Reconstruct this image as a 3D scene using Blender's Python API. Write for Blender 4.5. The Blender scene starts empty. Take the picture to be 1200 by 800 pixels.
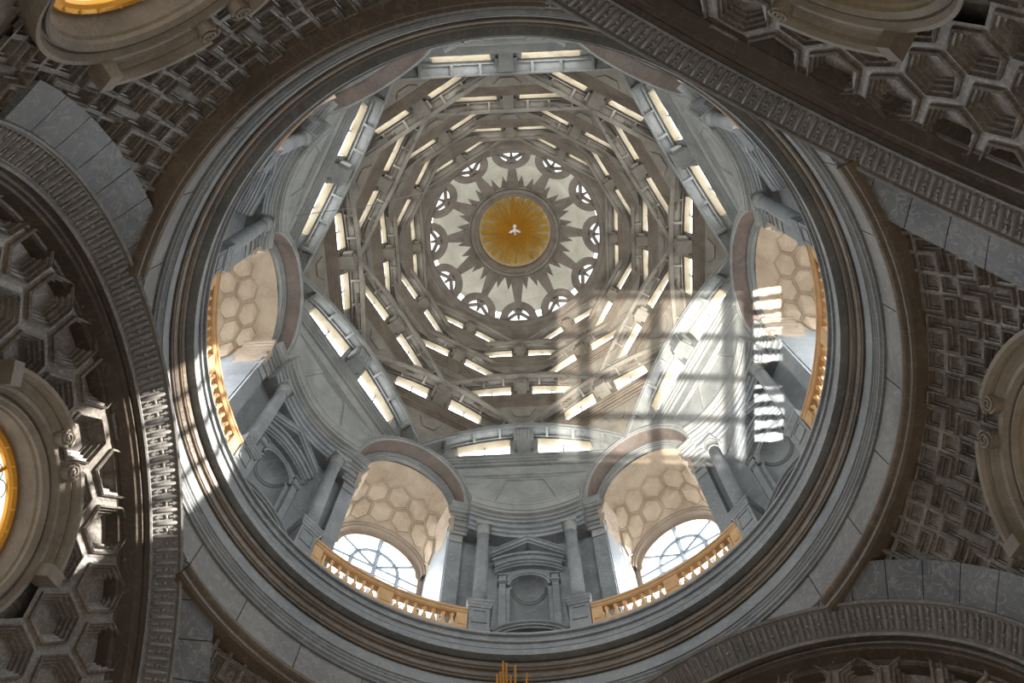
import bpy, math, random
from mathutils import Matrix, Vector
random.seed(7)
PI = math.pi
R = math.radians
scene = bpy.context.scene
C = scene.collection

# ------------------------------------------------------------------ camera
F_PX, PITCH, ROLL, YAW = 1176.47, 1.297, 0.0005, 0.0463
CAM = Vector((0.216, -7.468, 1.6))
cam_d = bpy.data.cameras.new('camera')
cam_d.sensor_width = 36.0
cam_d.lens = F_PX / 1200.0 * 36.0
cam_d.clip_end = 300
cam = bpy.data.objects.new('camera', cam_d)
C.objects.link(cam)
_f = Vector((-math.sin(YAW) * math.cos(PITCH), math.cos(YAW) * math.cos(PITCH), math.sin(PITCH)))
_r = Vector((math.cos(YAW), math.sin(YAW), 0))
_u = _r.cross(_f)
_r2 = _r * math.cos(ROLL) - _u * math.sin(ROLL)
_u2 = _r * math.sin(ROLL) + _u * math.cos(ROLL)
cam.matrix_world = Matrix(((_r2.x, _u2.x, -_f.x, CAM.x), (_r2.y, _u2.y, -_f.y, CAM.y), (_r2.z, _u2.z, -_f.z, CAM.z), (0, 0, 0, 1)))
scene.camera = cam

# ------------------------------------------------------------------ world, sun, exposure
world = bpy.data.worlds.new('world')
scene.world = world
world.use_nodes = True
bg = world.node_tree.nodes['Background']
bg.inputs[0].default_value = (1.0, 0.86, 0.70, 1)
bg.inputs[1].default_value = 0.19
scene.view_settings.view_transform = 'Standard'
scene.view_settings.look = 'None'
scene.view_settings.gamma = 1
scene.view_settings.use_curve_mapping = False
scene.view_settings.exposure = 0.95

def aim(o, d):
    o.rotation_euler = Vector(d).to_track_quat('-Z', 'Y').to_euler()

sun_d = bpy.data.lights.new('sun', 'SUN')
sun_d.energy = 12.0
sun_d.angle = R(0.6)
sun_d.color = (1.0, 0.93, 0.82)
sun = bpy.data.objects.new('sun', sun_d)
C.objects.link(sun)
sun.location = (60, 0, 60)
aim(sun, (-math.cos(R(18.5)) * math.cos(R(3)), math.cos(R(18.5)) * math.sin(R(3)), -math.sin(R(18.5))))

# sunlight thrown back up by the polished chapel floor: it still carries the
# pattern of the window bars it came through
def reflected(name, loc, target, half_angle, energy, kind):
    d = bpy.data.lights.new(name, 'SPOT')
    d.energy = energy
    d.spot_size = half_angle * 2
    d.spot_blend = 0.0
    d.shadow_soft_size = 0.03
    d.color = (1.0, 0.96, 0.88)
    d.use_nodes = True
    nt = d.node_tree
    em = nt.nodes['Emission']
    tc = nt.nodes.new('ShaderNodeTexCoord')
    sep = nt.nodes.new('ShaderNodeSeparateXYZ')
    nt.links.new(tc.outputs['Normal'], sep.inputs[0])
    def m(op, a, b=None, c=None):
        n = nt.nodes.new('ShaderNodeMath')
        n.operation = op
        for i, v in enumerate((a, b, c)):
            if v is None:
                continue
            if isinstance(v, (int, float)):
                n.inputs[i].default_value = v
            else:
                nt.links.new(v, n.inputs[i])
        return n.outputs[0]
    az = m('ABSOLUTE', sep.outputs[2])
    x = m('DIVIDE', sep.outputs[0], az)
    y = m('DIVIDE', sep.outputs[1], az)
    def soft(v, w, s):           # 1 inside |v|<w, soft edge s
        return m('MULTIPLY_ADD', m('SUBTRACT', w, m('ABSOLUTE', v)), 1.0 / s, 0.5)
    def clamp(v):
        return m('MINIMUM', m('MAXIMUM', v, 0.0), 1.0)
    strength = kind(m, x, y, soft, clamp, nt, tc)
    nt.links.new(strength, em.inputs['Strength'])
    o = bpy.data.objects.new(name, d)
    C.objects.link(o)
    o.location = loc
    d_ = (Vector(target) - Vector(loc)).normalized()
    x_ = (_r2 - d_ * _r2.dot(d_)).normalized()
    y_ = (-d_).cross(x_)
    z_ = -d_
    o.matrix_world = Matrix(((x_.x, y_.x, z_.x, loc[0]), (x_.y, y_.y, z_.y, loc[1]), (x_.z, y_.z, z_.z, loc[2]), (0, 0, 0, 1)))
    return o

def grid_kind(m, x, y, soft, clamp, nt, tc):
    box = m('MULTIPLY', clamp(soft(x, 0.087, 0.006)), clamp(soft(y, 0.081, 0.005)))
    def bars(v, pitch, off, w, s):
        fr = m('FRACT', m('ADD', m('DIVIDE', v, pitch), off))
        return m('SUBTRACT', 1.0, m('MULTIPLY', clamp(soft(m('SUBTRACT', fr, 0.5), w, s)), 0.85))
    g = m('MULTIPLY', bars(x, 0.068, 0.40, 0.09, 0.08), bars(y, 0.0385, 0.5, 0.10, 0.12))
    fade = clamp(m('MULTIPLY_ADD', x, 3.5, 0.80))
    return m('MULTIPLY', m('MULTIPLY', box, g), fade)

def stripe_kind(m, x, y, soft, clamp, nt, tc):
    no = nt.nodes.new('ShaderNodeTexNoise')
    no.inputs['Scale'].default_value = 110.0
    nt.links.new(tc.outputs['Normal'], no.inputs['Vector'])
    wob = m('MULTIPLY', m('SUBTRACT', no.outputs[0], 0.5), 0.006)
    yy = m('ADD', m('ADD', y, wob), m('MULTIPLY', x, -0.12))
    box = m('MULTIPLY', clamp(soft(x, 0.0125, 0.001)), clamp(soft(y, 0.073, 0.001)))
    gap = m('SUBTRACT', 1.0, clamp(soft(m('ADD', y, 0.010), 0.0095, 0.001)))
    fr = m('FRACT', m('DIVIDE', yy, 0.0122))
    s = clamp(soft(m('SUBTRACT', fr, 0.5), 0.27, 0.10))
    return m('MULTIPLY', m('MULTIPLY', box, gap), s)

def pix_dir(px, py):
    x, y = (px - 600) / F_PX, (400 - py) / F_PX
    return (_f + _r2 * x + _u2 * y).normalized()

MIRROR = CAM + Vector((0.25, 0.35, -1.2))
PATCH = reflected('reflected_sunlight', MIRROR, CAM + pix_dir(760, 441) * 40.5, R(9), 150000.0, grid_kind)
STRIPES = reflected('reflected_sunlight', MIRROR, CAM + pix_dir(901, 428) * 33.0, R(6), 240000.0, stripe_kind)

# ------------------------------------------------------------------ materials
def stone(name, c1, c2, vein=(0.6, 0.6, 0.6), vein_amt=0.25, scale=0.55, rough=0.5, bump=0.25, spec=0.4, joints=None):
    mt = bpy.data.materials.new(name)
    mt.use_nodes = True
    nt = mt.node_tree
    bs = nt.nodes['Principled BSDF']
    geo = nt.nodes.new('ShaderNodeNewGeometry')
    n1 = nt.nodes.new('ShaderNodeTexNoise')
    n1.inputs['Scale'].default_value = scale
    n1.inputs['Detail'].default_value = 8
    n1.inputs['Roughness'].default_value = 0.62
    n1.inputs['Distortion'].default_value = 0.6
    nt.links.new(geo.outputs['Position'], n1.inputs['Vector'])
    r1 = nt.nodes.new('ShaderNodeValToRGB')
    r1.color_ramp.elements[0].position = 0.32
    r1.color_ramp.elements[0].color = (*c1, 1)
    r1.color_ramp.elements[1].position = 0.68
    r1.color_ramp.elements[1].color = (*c2, 1)
    nt.links.new(n1.outputs[0], r1.inputs[0])
    n2 = nt.nodes.new('ShaderNodeTexNoise')
    n2.inputs['Scale'].default_value = scale * 3.1
    n2.inputs['Detail'].default_value = 6
    n2.inputs['Distortion'].default_value = 1.6
    nt.links.new(geo.outputs['Position'], n2.inputs['Vector'])
    r2 = nt.nodes.new('ShaderNodeValToRGB')
    e = r2.color_ramp.elements
    e[0].position = 0.47; e[0].color = (0, 0, 0, 1)
    e[1].position = 0.50; e[1].color = (1, 1, 1, 1)
    x = e.new(0.53); x.color = (0, 0, 0, 1)
    nt.links.new(n2.outputs[0], r2.inputs[0])
    mul = nt.nodes.new('ShaderNodeMath')
    mul.operation = 'MULTIPLY'
    mul.inputs[1].default_value = vein_amt
    nt.links.new(r2.outputs[0], mul.inputs[0])
    mix = nt.nodes.new('ShaderNodeMix')
    mix.data_type = 'RGBA'
    nt.links.new(mul.outputs[0], mix.inputs[0])
    nt.links.new(r1.outputs[0], mix.inputs[6])
    mix.inputs[7].default_value = (*vein, 1)
    nt.links.new(mix.outputs[2], bs.inputs['Base Color'])
    bs.inputs['Roughness'].default_value = rough
    bs.inputs['Specular IOR Level'].default_value = spec
    if bump:
        n3 = nt.nodes.new('ShaderNodeTexNoise')
        n3.inputs['Scale'].default_value = 9.0
        n3.inputs['Detail'].default_value = 5
        nt.links.new(geo.outputs['Position'], n3.inputs['Vector'])
        b = nt.nodes.new('ShaderNodeBump')
        b.inputs['Strength'].default_value = bump
        b.inputs['Distance'].default_value = 0.04
        nt.links.new(n3.outputs[0], b.inputs['Height'])
        nt.links.new(b.outputs[0], bs.inputs['Normal'])
    return mt

def metal(name, col, rough=0.3):
    mt = bpy.data.materials.new(name)
    mt.use_nodes = True
    nt = mt.node_tree
    bs = nt.nodes['Principled BSDF']
    n = nt.nodes.new('ShaderNodeTexNoise')
    n.inputs['Scale'].default_value = 14
    r = nt.nodes.new('ShaderNodeValToRGB')
    r.color_ramp.elements[0].color = (col[0] * 0.75, col[1] * 0.65, col[2] * 0.55, 1)
    r.color_ramp.elements[1].color = (*col, 1)
    nt.links.new(n.outputs[0], r.inputs[0])
    nt.links.new(r.outputs[0], bs.inputs['Base Color'])
    bs.inputs['Metallic'].default_value = 0.4
    bs.inputs['Roughness'].default_value = rough
    return mt

def pane_mat(name, col, strength, through=0.85):
    mt = bpy.data.materials.new(name)
    mt.use_nodes = True
    nt = mt.node_tree
    nt.nodes.remove(nt.nodes['Principled BSDF'])
    out = nt.nodes['Material Output']
    em = nt.nodes.new('ShaderNodeEmission')
    em.inputs[0].default_value = (*col, 1)
    em.inputs[1].default_value = strength
    tr = nt.nodes.new('ShaderNodeBsdfTransparent')
    tr.inputs[0].default_value = (through, through, through, 1)
    ad = nt.nodes.new('ShaderNodeAddShader')
    nt.links.new(em.outputs[0], ad.inputs[0])
    nt.links.new(tr.outputs[0], ad.inputs[1])
    nt.links.new(ad.outputs[0], out.inputs[0])
    return mt

M = {
    'grey': stone('grey_marble', (0.138, 0.15, 0.16), (0.255, 0.265, 0.27), (0.5, 0.52, 0.52), 0.22),
    'dark': stone('dark_marble', (0.075, 0.07, 0.065), (0.15, 0.14, 0.13), (0.42, 0.40, 0.36), 0.35, scale=0.9, rough=0.38),
    'coffer': stone('coffer_marble', (0.105, 0.094, 0.085), (0.20, 0.18, 0.16), (0.5, 0.46, 0.42), 0.40, scale=1.1, rough=0.36),
    'brown': stone('brown_marble', (0.060, 0.044, 0.031), (0.12, 0.090, 0.063), (0.28, 0.21, 0.14), 0.25, rough=0.4),
    'darkbrown': stone('dark_brown_marble', (0.036, 0.028, 0.022), (0.075, 0.058, 0.045), (0.22, 0.16, 0.11), 0.25, rough=0.4),
    'frieze': stone('frieze_marble', (0.13, 0.13, 0.135), (0.22, 0.215, 0.21), (0.45, 0.40, 0.36), 0.35, scale=0.7, rough=0.42),
    'strip': stone('blue_grey_marble', (0.085, 0.092, 0.105), (0.16, 0.17, 0.18), (0.45, 0.42, 0.40), 0.35, scale=0.7, rough=0.42),
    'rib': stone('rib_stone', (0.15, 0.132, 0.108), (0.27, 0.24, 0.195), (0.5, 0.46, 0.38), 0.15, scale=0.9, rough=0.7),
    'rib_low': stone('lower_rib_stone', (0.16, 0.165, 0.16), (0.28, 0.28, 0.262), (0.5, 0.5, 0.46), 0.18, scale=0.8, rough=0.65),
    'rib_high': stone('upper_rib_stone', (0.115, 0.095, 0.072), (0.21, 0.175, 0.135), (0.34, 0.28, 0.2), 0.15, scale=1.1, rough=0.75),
    'web': stone('web_plaster', (0.12, 0.105, 0.085), (0.21, 0.185, 0.15), (0.35, 0.31, 0.25), 0.12, scale=1.2, rough=0.85, bump=0.4),
    'web_low': stone('spandrel_plaster', (0.17, 0.175, 0.168), (0.28, 0.28, 0.262), (0.48, 0.48, 0.44), 0.15, scale=1.0, rough=0.8, bump=0.4),
    'ledge': stone('ledge_stone', (0.085, 0.066, 0.048), (0.165, 0.13, 0.095), (0.3, 0.24, 0.18), 0.15, scale=1.2, rough=0.7),
    'reveal': stone('reveal_plaster', (0.36, 0.29, 0.19), (0.54, 0.46, 0.34), (0.5, 0.40, 0.25), 0.25, scale=1.0, rough=0.85),
    'vault': stone('vault_plaster', (0.36, 0.265, 0.18), (0.52, 0.41, 0.295), (0.60, 0.53, 0.44), 0.3, scale=0.8, rough=0.7),
    'vault_rim': stone('vault_moulding', (0.27, 0.205, 0.15), (0.40, 0.315, 0.24), (0.5, 0.42, 0.34), 0.15, scale=0.8, rough=0.7),
    'redstone': stone('arch_soffit_stone', (0.085, 0.068, 0.058), (0.17, 0.13, 0.108), (0.30, 0.25, 0.22), 0.2, scale=0.8, rough=0.6),
    'ochre': stone('ochre_balustrade', (0.44, 0.25, 0.11), (0.60, 0.37, 0.18), (0.6, 0.42, 0.2), 0.2, scale=2.0, rough=0.5),
    'baluster': stone('golden_baluster', (0.52, 0.31, 0.13), (0.70, 0.48, 0.25), (0.7, 0.5, 0.25), 0.2, scale=3.0, rough=0.4),
    'starstone': stone('star_stone', (0.105, 0.083, 0.064), (0.195, 0.16, 0.125), (0.32, 0.28, 0.24), 0.15, scale=1.5, rough=0.7),
    'cup': stone('lantern_plaster', (0.50, 0.48, 0.41), (0.72, 0.69, 0.60), (0.50, 0.36, 0.20), 0.2, scale=0.6, rough=0.9),
    'disc': stone('disc_plaster', (0.20, 0.15, 0.075), (0.32, 0.25, 0.14), (0.4, 0.33, 0.2), 0.1, scale=1.0, rough=0.8),
    'dove': stone('dove_plaster', (0.75, 0.62, 0.55), (0.85, 0.76, 0.70), (0.8, 0.7, 0.6), 0.1, scale=4.0, rough=0.7),
    'tanframe': stone('window_frame_stone', (0.15, 0.128, 0.105), (0.27, 0.235, 0.195), (0.45, 0.39, 0.32), 0.2, scale=0.7, rough=0.5),
    'floor': stone('floor_marble', (0.10, 0.10, 0.10), (0.30, 0.28, 0.26), (0.5, 0.5, 0.5), 0.3, rough=0.25),
    'casing': stone('outer_brick', (0.20, 0.14, 0.10), (0.30, 0.22, 0.16), rough=0.9, bump=0),
    'gold': metal('gilding', (1.0, 0.52, 0.08), 0.35),
    'goldray': metal('gilded_ray', (1.0, 0.74, 0.15), 0.6),
    'iron': stone('window_bar_paint', (0.16, 0.19, 0.22), (0.26, 0.30, 0.34), rough=0.5, bump=0, vein_amt=0.0),
    'lead': stone('leading', (0.10, 0.10, 0.10), (0.16, 0.16, 0.16), rough=0.5, bump=0, vein_amt=0.0),
    'pane_big': pane_mat('daylit_window_glass', (0.90, 0.96, 1.0), 7.0),
    'pane_tier': pane_mat('daylit_dome_glass', (0.93, 0.97, 1.0), 4.5),
    'pane_lantern': pane_mat('daylit_lantern_glass', (0.90, 0.95, 1.0), 6.5),  # emission of the panes added above the lantern arches
    'pane_arch': pane_mat('lantern_arch_glass', (0.90, 0.95, 1.0), 1.1, 0.1),
    'pane_round': pane_mat('daylit_round_glass', (0.95, 0.93, 0.84), 0.85, 0.1),
    'pane_dim': pane_mat('dim_round_glass', (0.50, 0.46, 0.16), 0.35, 0.05),
}

# ------------------------------------------------------------------ helpers
class MB:
    def __init__(s):
        s.v, s.f, s.sm = [], [], False
    def add(s, vs, fs):
        o = len(s.v)
        s.v += [tuple(p) for p in vs]
        s.f += [tuple(i + o for i in f) for f in fs]
        return s
    def box(s, x0, x1, y0, y1, z0, z1):
        v = [(x, y, z) for x in (x0, x1) for y in (y0, y1) for z in (z0, z1)]
        return s.add(v, [(0, 1, 3, 2), (4, 6, 7, 5), (0, 4, 5, 1), (2, 3, 7, 6), (0, 2, 6, 4), (1, 5, 7, 3)])
    def grid(s, rows, closed_u=False, closed_v=False, caps=False):
        n, m = len(rows), len(rows[0])
        vs = [p for r in rows for p in r]
        fs = []
        for i in range(n - (0 if closed_u else 1)):
            for j in range(m - (0 if closed_v else 1)):
                a, b = i, (i + 1) % n
                c, d = j, (j + 1) % m
                fs.append((a * m + c, b * m + c, b * m + d, a * m + d))
        if caps:
            fs.append(tuple(range(m)))
            fs.append(tuple(reversed(range((n - 1) * m, n * m))))
        return s.add(vs, fs)
    def revolve(s, prof, a0=0, a1=2 * PI, n=96, closed=True):
        """profile of (r, z) about the dome axis"""
        full = abs(a1 - a0 - 2 * PI) < 1e-6
        rows = []
        for i in range(n if full else n + 1):
            a = a0 + (a1 - a0) * i / n
            rows.append([(r * math.cos(a), r * math.sin(a), z) for r, z in prof])
        return s.grid(rows, closed_u=full, closed_v=closed, caps=(not full and closed))
    def tube(s, pts, rad, n=6):
        rows = []
        for i, p in enumerate(pts):
            p = Vector(p)
            a = Vector(pts[max(i - 1, 0)]); b = Vector(pts[min(i + 1, len(pts) - 1)])
            t = (b - a).normalized()
            u = t.cross(Vector((0, 0, 1)) if abs(t.z) < 0.9 else Vector((1, 0, 0))).normalized()
            w = t.cross(u)
            r = rad[i] if isinstance(rad, (list, tuple)) else rad
            rows.append([tuple(p + (u * math.cos(2 * PI * k / n) + w * math.sin(2 * PI * k / n)) * r) for k in range(n)])
        return s.grid(rows, closed_v=True, caps=True)
    def mesh(s, name, mat, base=(0, 0, 0), smooth=False):
        me = bpy.data.meshes.new(name)
        bx, by, bz = base
        me.from_pydata([(x - bx, y - by, z - bz) for x, y, z in s.v], [], s.f)
        me.materials.append(M[mat])
        if smooth:
            me.polygons.foreach_set('use_smooth', [True] * len(me.polygons))
        me.update()
        return me
    def build(s, name, mat, parent=None, base=None, smooth=False):
        b = base if base is not None else (tuple(parent['_b']) if parent is not None and '_b' in parent.keys() else (0, 0, 0))
        o = bpy.data.objects.new(name, s.mesh(name, mat, b, smooth))
        C.objects.link(o)
        if parent is not None:
            o.parent = parent
            if '_b' in parent.keys():
                o['_b'] = list(b)
        return o

def link_mesh(name, me, mat4, parent):
    o = bpy.data.objects.new(name, me)
    C.objects.link(o)
    o.parent = parent
    o.matrix_local = mat4
    return o

def thing(name, base):
    o = bpy.data.objects.new(name, None)
    C.objects.link(o)
    o.location = base
    o.empty_display_size = 0.3
    o['_b'] = list(base)
    return o

def tag(o, label=None, cat=None, group=None, kind=None):
    if label: o['label'] = label
    if cat: o['category'] = cat
    if group: o['group'] = group
    if kind: o['kind'] = kind
    return o

def copy_tree(o, parent=None):
    c = o.copy()
    C.objects.link(c)
    c.parent = parent
    for ch in o.children:
        copy_tree(ch, c)
    return c

def spin(o, az):
    """turn a thing built at azimuth 0 about the dome axis"""
    b = Vector(o['_b'])
    o.rotation_euler = (0, 0, R(az))
    o.location = Matrix.Rotation(R(az), 3, 'Z') @ b

def ring_copies(proto, azs, labeler):
    for i, az in enumerate(azs):
        pass
    outs = []
    srcs = [proto] + [copy_tree(proto) for _ in azs[1:]]
    for o, az in zip(srcs, azs):
        spin(o, az)
        if labeler:
            o['label'] = labeler(az)
        outs.append(o)
    return outs

CLOCK = {0: 'three', 30: 'four', 60: 'five', 90: 'six', 120: 'seven', 150: 'eight', 180: 'nine', 210: 'ten', 240: 'eleven', 270: 'twelve', 300: 'one', 330: 'two'}
def clock(az):
    return CLOCK[int(round(az)) % 360] + " o'clock"

def pol(r, a, z):
    return (r * math.cos(R(a)), r * math.sin(R(a)), z)

def inset(poly, d):
    n = len(poly)
    out = []
    for i in range(n):
        p0, p1, p2 = Vector(poly[i - 1]), Vector(poly[i]), Vector(poly[(i + 1) % n])
        a = (p1 - p0).normalized(); b = (p2 - p1).normalized()
        na = Vector((-a.y, a.x)); nb = Vector((-b.y, b.x))
        k = 1 + na.dot(nb)
        out.append(tuple(p1 + (na + nb) * (d / k)))
    return out

def coffer_mesh(name, poly, levels, mat):
    """tile of a coffered surface: nested loops (inset, height); local z points into the room"""
    mb = MB()
    rows = [[(x, y, h) for x, y in inset(poly, d)] for d, h in levels]
    mb.grid(rows, closed_v=True)
    n = len(poly)
    o = len(mb.v) - n
    mb.f.append(tuple(range(o, o + n)))
    return mb.mesh(name, mat)

SZ = 16.25      # centre height of the pendentive sphere
def sphere_frame(azc, elc, u, v, rho):
    """matrix of a tangent frame on the sphere: x tangential, y up the meridian, z into the room"""
    a, e = R(azc), R(elc)
    n = Vector((math.cos(e) * math.cos(a), math.cos(e) * math.sin(a), math.sin(e)))
    t = Vector((-math.sin(a), math.cos(a), 0))
    b = n.cross(t)
    d = math.hypot(u, v)
    if d > 1e-9:
        ax = (n.cross(t * u + b * v)).normalized()
        q = Matrix.Rotation(d / rho, 3, ax)
        n, t, b = q @ n, q @ t, q @ b
    p = n * rho + Vector((0, 0, SZ))
    x, y, z = -t, b, -n     # right handed, z towards the centre
    return Matrix(((x.x, y.x, z.x, p.x), (x.y, y.y, z.y, p.y), (x.z, y.z, z.z, p.z), (0, 0, 0, 1)))

# great arch geometry (shared by the three arches)
A_OUT = (7.96, 7.12)    # distance from axis, radius: upper edge of the carved band
A_IN = (8.48, 6.70)     # lower edge of the carved band
AZC = 16.23
ARCH_AZ = (180, 60, 300)
PEND_AZ = (0, 120, 240)
RHO_P, RHO_L = 10.75, 11.08
WIN_EL = 11.5

def in_view(p, margin=140):
    d = Vector(p) - CAM
    w = d.dot(_f)
    if w <= 0.1:
        return False
    x = 600 + F_PX * d.dot(_r2) / w
    y = 400 - F_PX * d.dot(_u2) / w
    return -margin < x < 1200 + margin and -margin < y < 800 + margin

def arch_coord(p, az):
    a = R(az)
    d = p.x * math.cos(a) + p.y * math.sin(a)
    s = -p.x * math.sin(a) + p.y * math.cos(a)
    return d, s, math.hypot(s, p.z - AZC)

# ------------------------------------------------------------------ floor
fl = MB().revolve([(0.0, 0.0), (11.6, 0.0), (11.6, -0.3), (0.0, -0.3)], n=64, closed=False).build('floor', 'floor')
tag(fl, kind='structure')

# ------------------------------------------------------------------ ring cornice
def ringtrim(name, prof, mat, n=144, smooth=False):
    o = MB().revolve(prof, n=n).build(name, mat)
    tag(o, kind='structure')
    return o
ringtrim('trim_1', [(8.9, 26.62), (8.10, 26.62), (8.03, 26.56), (7.99, 26.46), (7.99, 26.38), (8.07, 26.36), (8.10, 26.28), (8.05, 26.14),
                    (8.02, 26.12), (8.02, 26.06), (8.08, 26.04), (8.08, 25.84), (8.03, 25.82), (8.03, 25.74), (8.07, 25.72), (8.07, 25.68),
                    (8.0, 25.66), (8.0, 25.41), (8.21, 25.43), (8.9, 25.43)], 'grey')
ringtrim('trim_2', [(8.9, 25.425), (8.21, 25.425), (8.20, 25.30), (8.23, 25.20), (8.28, 25.16), (8.24, 25.14), (8.24, 25.06), (8.29, 25.04), (8.27, 24.94),
                    (8.31, 24.84), (8.36, 24.80), (8.32, 24.78), (8.32, 24.70), (8.9, 24.70)], 'brown')
ringtrim('trim_3', [(8.9, 24.695), (8.38, 24.695), (8.38, 24.24), (8.42, 24.22), (8.40, 24.14), (8.44, 24.10), (8.42, 24.02), (8.46, 23.98), (8.44, 23.9),
                    (8.40, 23.86), (8.40, 23.80), (8.46, 23.76), (8.46, 23.70), (8.9, 23.70)], 'grey')
def frieze_bottom(a):
    d = min(abs((math.degrees(a) - q + 180) % 360 - 180) for q in ARCH_AZ)
    if d > 40:
        return 22.66
    x = 8.55 * math.sin(R(d))
    return max(22.66, AZC + math.sqrt(max(6.92 ** 2 - x * x, 0)))
def frieze_part(r0, r1, r2, a0, a1, n, full=False):
    rows = []
    for i in range(n if full else n + 1):
        a = a0 + (a1 - a0) * i / n
        zb = frieze_bottom(a)
        rows.append([(r * math.cos(a), r * math.sin(a), z) for r, z in ((r2, 23.69), (r0, 23.69), (r1, zb), (r2, zb))])
    return MB().grid(rows, closed_u=full, closed_v=True, caps=not full)
fz = frieze_part(8.56, 8.60, 9.0, 0, 2 * PI, 180, True).build('trim_4', 'frieze')
tag(fz, kind='structure')
NB = 30
for i in range(NB):
    frieze_part(8.52, 8.545, 8.62, 2 * PI * i / NB + 0.0018, 2 * PI * (i + 1) / NB - 0.0018, 6).build('frieze_block', 'frieze', fz)
for n_, az in enumerate(PEND_AZ):
    o = MB().revolve([(9.1, 22.655), (8.52, 22.655), (8.47, 22.62), (8.44, 22.55), (8.44, 22.47), (8.48, 22.41), (8.54, 22.39), (8.56, 22.37), (8.58, 22.30), (8.66, 22.27), (9.1, 22.27)], R(az - 36.2), R(az + 36.2), n=48).build('trim_%d' % (n_ + 8), 'brown')
    tag(o, kind='structure')

# ------------------------------------------------------------------ pendentives with cross coffers
def sphere_shell(name, rho, azc, keep, mat):
    mb = MB()
    nu, nv = 72, 44
    P = {}
    for i in range(nu + 1):
        for j in range(nv + 1):
            az = azc - 62 + 124 * i / nu
            el = -2 + 39 * j / nv
            P[i, j] = Vector((rho * math.cos(R(el)) * math.cos(R(az)), rho * math.cos(R(el)) * math.sin(R(az)), SZ + rho * math.sin(R(el))))
    ids = {}
    for i in range(nu):
        for j in range(nv):
            q = [(i, j), (i + 1, j), (i + 1, j + 1), (i, j + 1)]
            if all(keep(P[k]) for k in q):
                for k in q:
                    if k not in ids:
                        ids[k] = len(mb.v)
                        mb.v.append(tuple(P[k]))
                mb.f.append(tuple(ids[k] for k in q))
    return mb.build(name, mat, smooth=True)

UNIT = 0.45
plus = [(0.5, -1.5), (0.5, -0.5), (1.5, -0.5), (1.5, 0.5), (0.5, 0.5), (0.5, 1.5), (-0.5, 1.5), (-0.5, 0.5), (-1.5, 0.5), (-1.5, -0.5), (-0.5, -0.5), (-0.5, -1.5)]
plus = [(x * UNIT, y * UNIT) for x, y in plus]
sq = [(-.5 * UNIT, -.5 * UNIT), (.5 * UNIT, -.5 * UNIT), (.5 * UNIT, .5 * UNIT), (-.5 * UNIT, .5 * UNIT)]
ME_CROSS = coffer_mesh('cross_coffer', plus, [(-0.004, 0.0), (0.045, 0.0), (0.05, 0.07), (0.075, 0.095), (0.10, 0.07), (0.11, -0.05), (0.135, -0.055), (0.145, -0.12)], 'coffer')
ME_SQ = coffer_mesh('square_coffer', sq, [(-0.004, 0.0), (0.05, 0.0), (0.055, -0.06), (0.085, -0.065), (0.09, -0.12)], 'coffer')
SIDE = {0: 'right', 120: 'lower', 240: 'upper'}
for az in PEND_AZ:
    def keep(p, az=az):
        if p.z > 22.5:
            return False
        if (p - sphere_frame(az, 9.8 if az == 240 else WIN_EL, 0, 0, RHO_P).translation).length < 1.95:
            return False
        return all(arch_coord(p, a)[2] > 7.0 or arch_coord(p, a)[0] < 0 for a in ARCH_AZ)
    w = sphere_shell('wall_' + SIDE[az], RHO_P + 0.16, az, keep, 'coffer')
    tag(w, kind='structure')
    def fits(u, v, half):
        mt = sphere_frame(az, WIN_EL, u, v, RHO_P)
        p = mt.translation
        if math.hypot(u, v) < 1.9 + half * 0.8 or math.hypot(u, v) > 7:
            return None
        if p.z + half * 0.8 > 22.62 or p.z < 17.0 or not in_view(p, 90):
            return None
        if any(arch_coord(p, a)[0] > 0 and arch_coord(p, a)[2] < 7.22 + half * 0.25 for a in ARCH_AZ):
            return None
        return mt
    for i in range(-9, 10):
        for j in range(-9, 13):
            ox, oy = 4 * i + 2 * (j % 2), 2 * j
            mt = fits(ox * UNIT, oy * UNIT, 1.5 * UNIT)
            cells = [(2, 0), (1, 1), (-1, 1)]
            if mt:
                link_mesh('cross_coffer', ME_CROSS, mt, w)
            else:
                cells += [(0, 0), (1, 0), (-1, 0), (0, 1), (0, -1)]
            for cx, cy in cells:
                mt = fits((ox + cx) * UNIT, (oy + cy) * UNIT, 0.5 * UNIT)
                if mt:
                    link_mesh('square_coffer', ME_SQ, mt, w)

# ------------------------------------------------------------------ lunettes with hexagon coffers
HR = 0.74
hexa = [(HR * math.cos(R(60 * k)), HR * math.sin(R(60 * k))) for k in range(6)]
ME_HEX = coffer_mesh('hexagon_coffer', hexa, [(-0.004, 0.0), (0.11, 0.0), (0.115, 0.06), (0.16, 0.09), (0.17, 0.01), (0.215, 0.0), (0.225, -0.09), (0.275, -0.10), (0.285, -0.18), (0.33, -0.19), (0.34, -0.23)], 'coffer')
LSIDE = {180: 'left', 60: 'front', 300: 'back'}
for az in ARCH_AZ:
    def keep(p, az=az):
        d, s, r = arch_coord(p, az)
        if (p - sphere_frame(az, WIN_EL, 0, 0, RHO_L).translation).length < 1.9:
            return False
        return d > 0 and r < 7.2 and p.z < 23.4
    w = sphere_shell('wall_' + LSIDE[az], RHO_L + 0.3, az, keep, 'dark')
    tag(w, kind='structure')
    for i in range(-9, 10):
        for j in range(-8, 10):
            u = HR * 1.5 * i
            v = HR * math.sqrt(3) * (j + 0.5 * (i % 2))
            if math.hypot(u, v - (0.45 if az == 180 else 0.0)) < (2.45 if az == 180 else 2.28):
                continue
            mt = sphere_frame(az, WIN_EL, u, v, RHO_L)
            p = mt.translation
            d, s, r = arch_coord(p, az)
            if r > 7.0 or p.z < 16.4 or not in_view(p, 90):
                continue
            link_mesh('hexagon_coffer', ME_HEX, mt, w)

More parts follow.
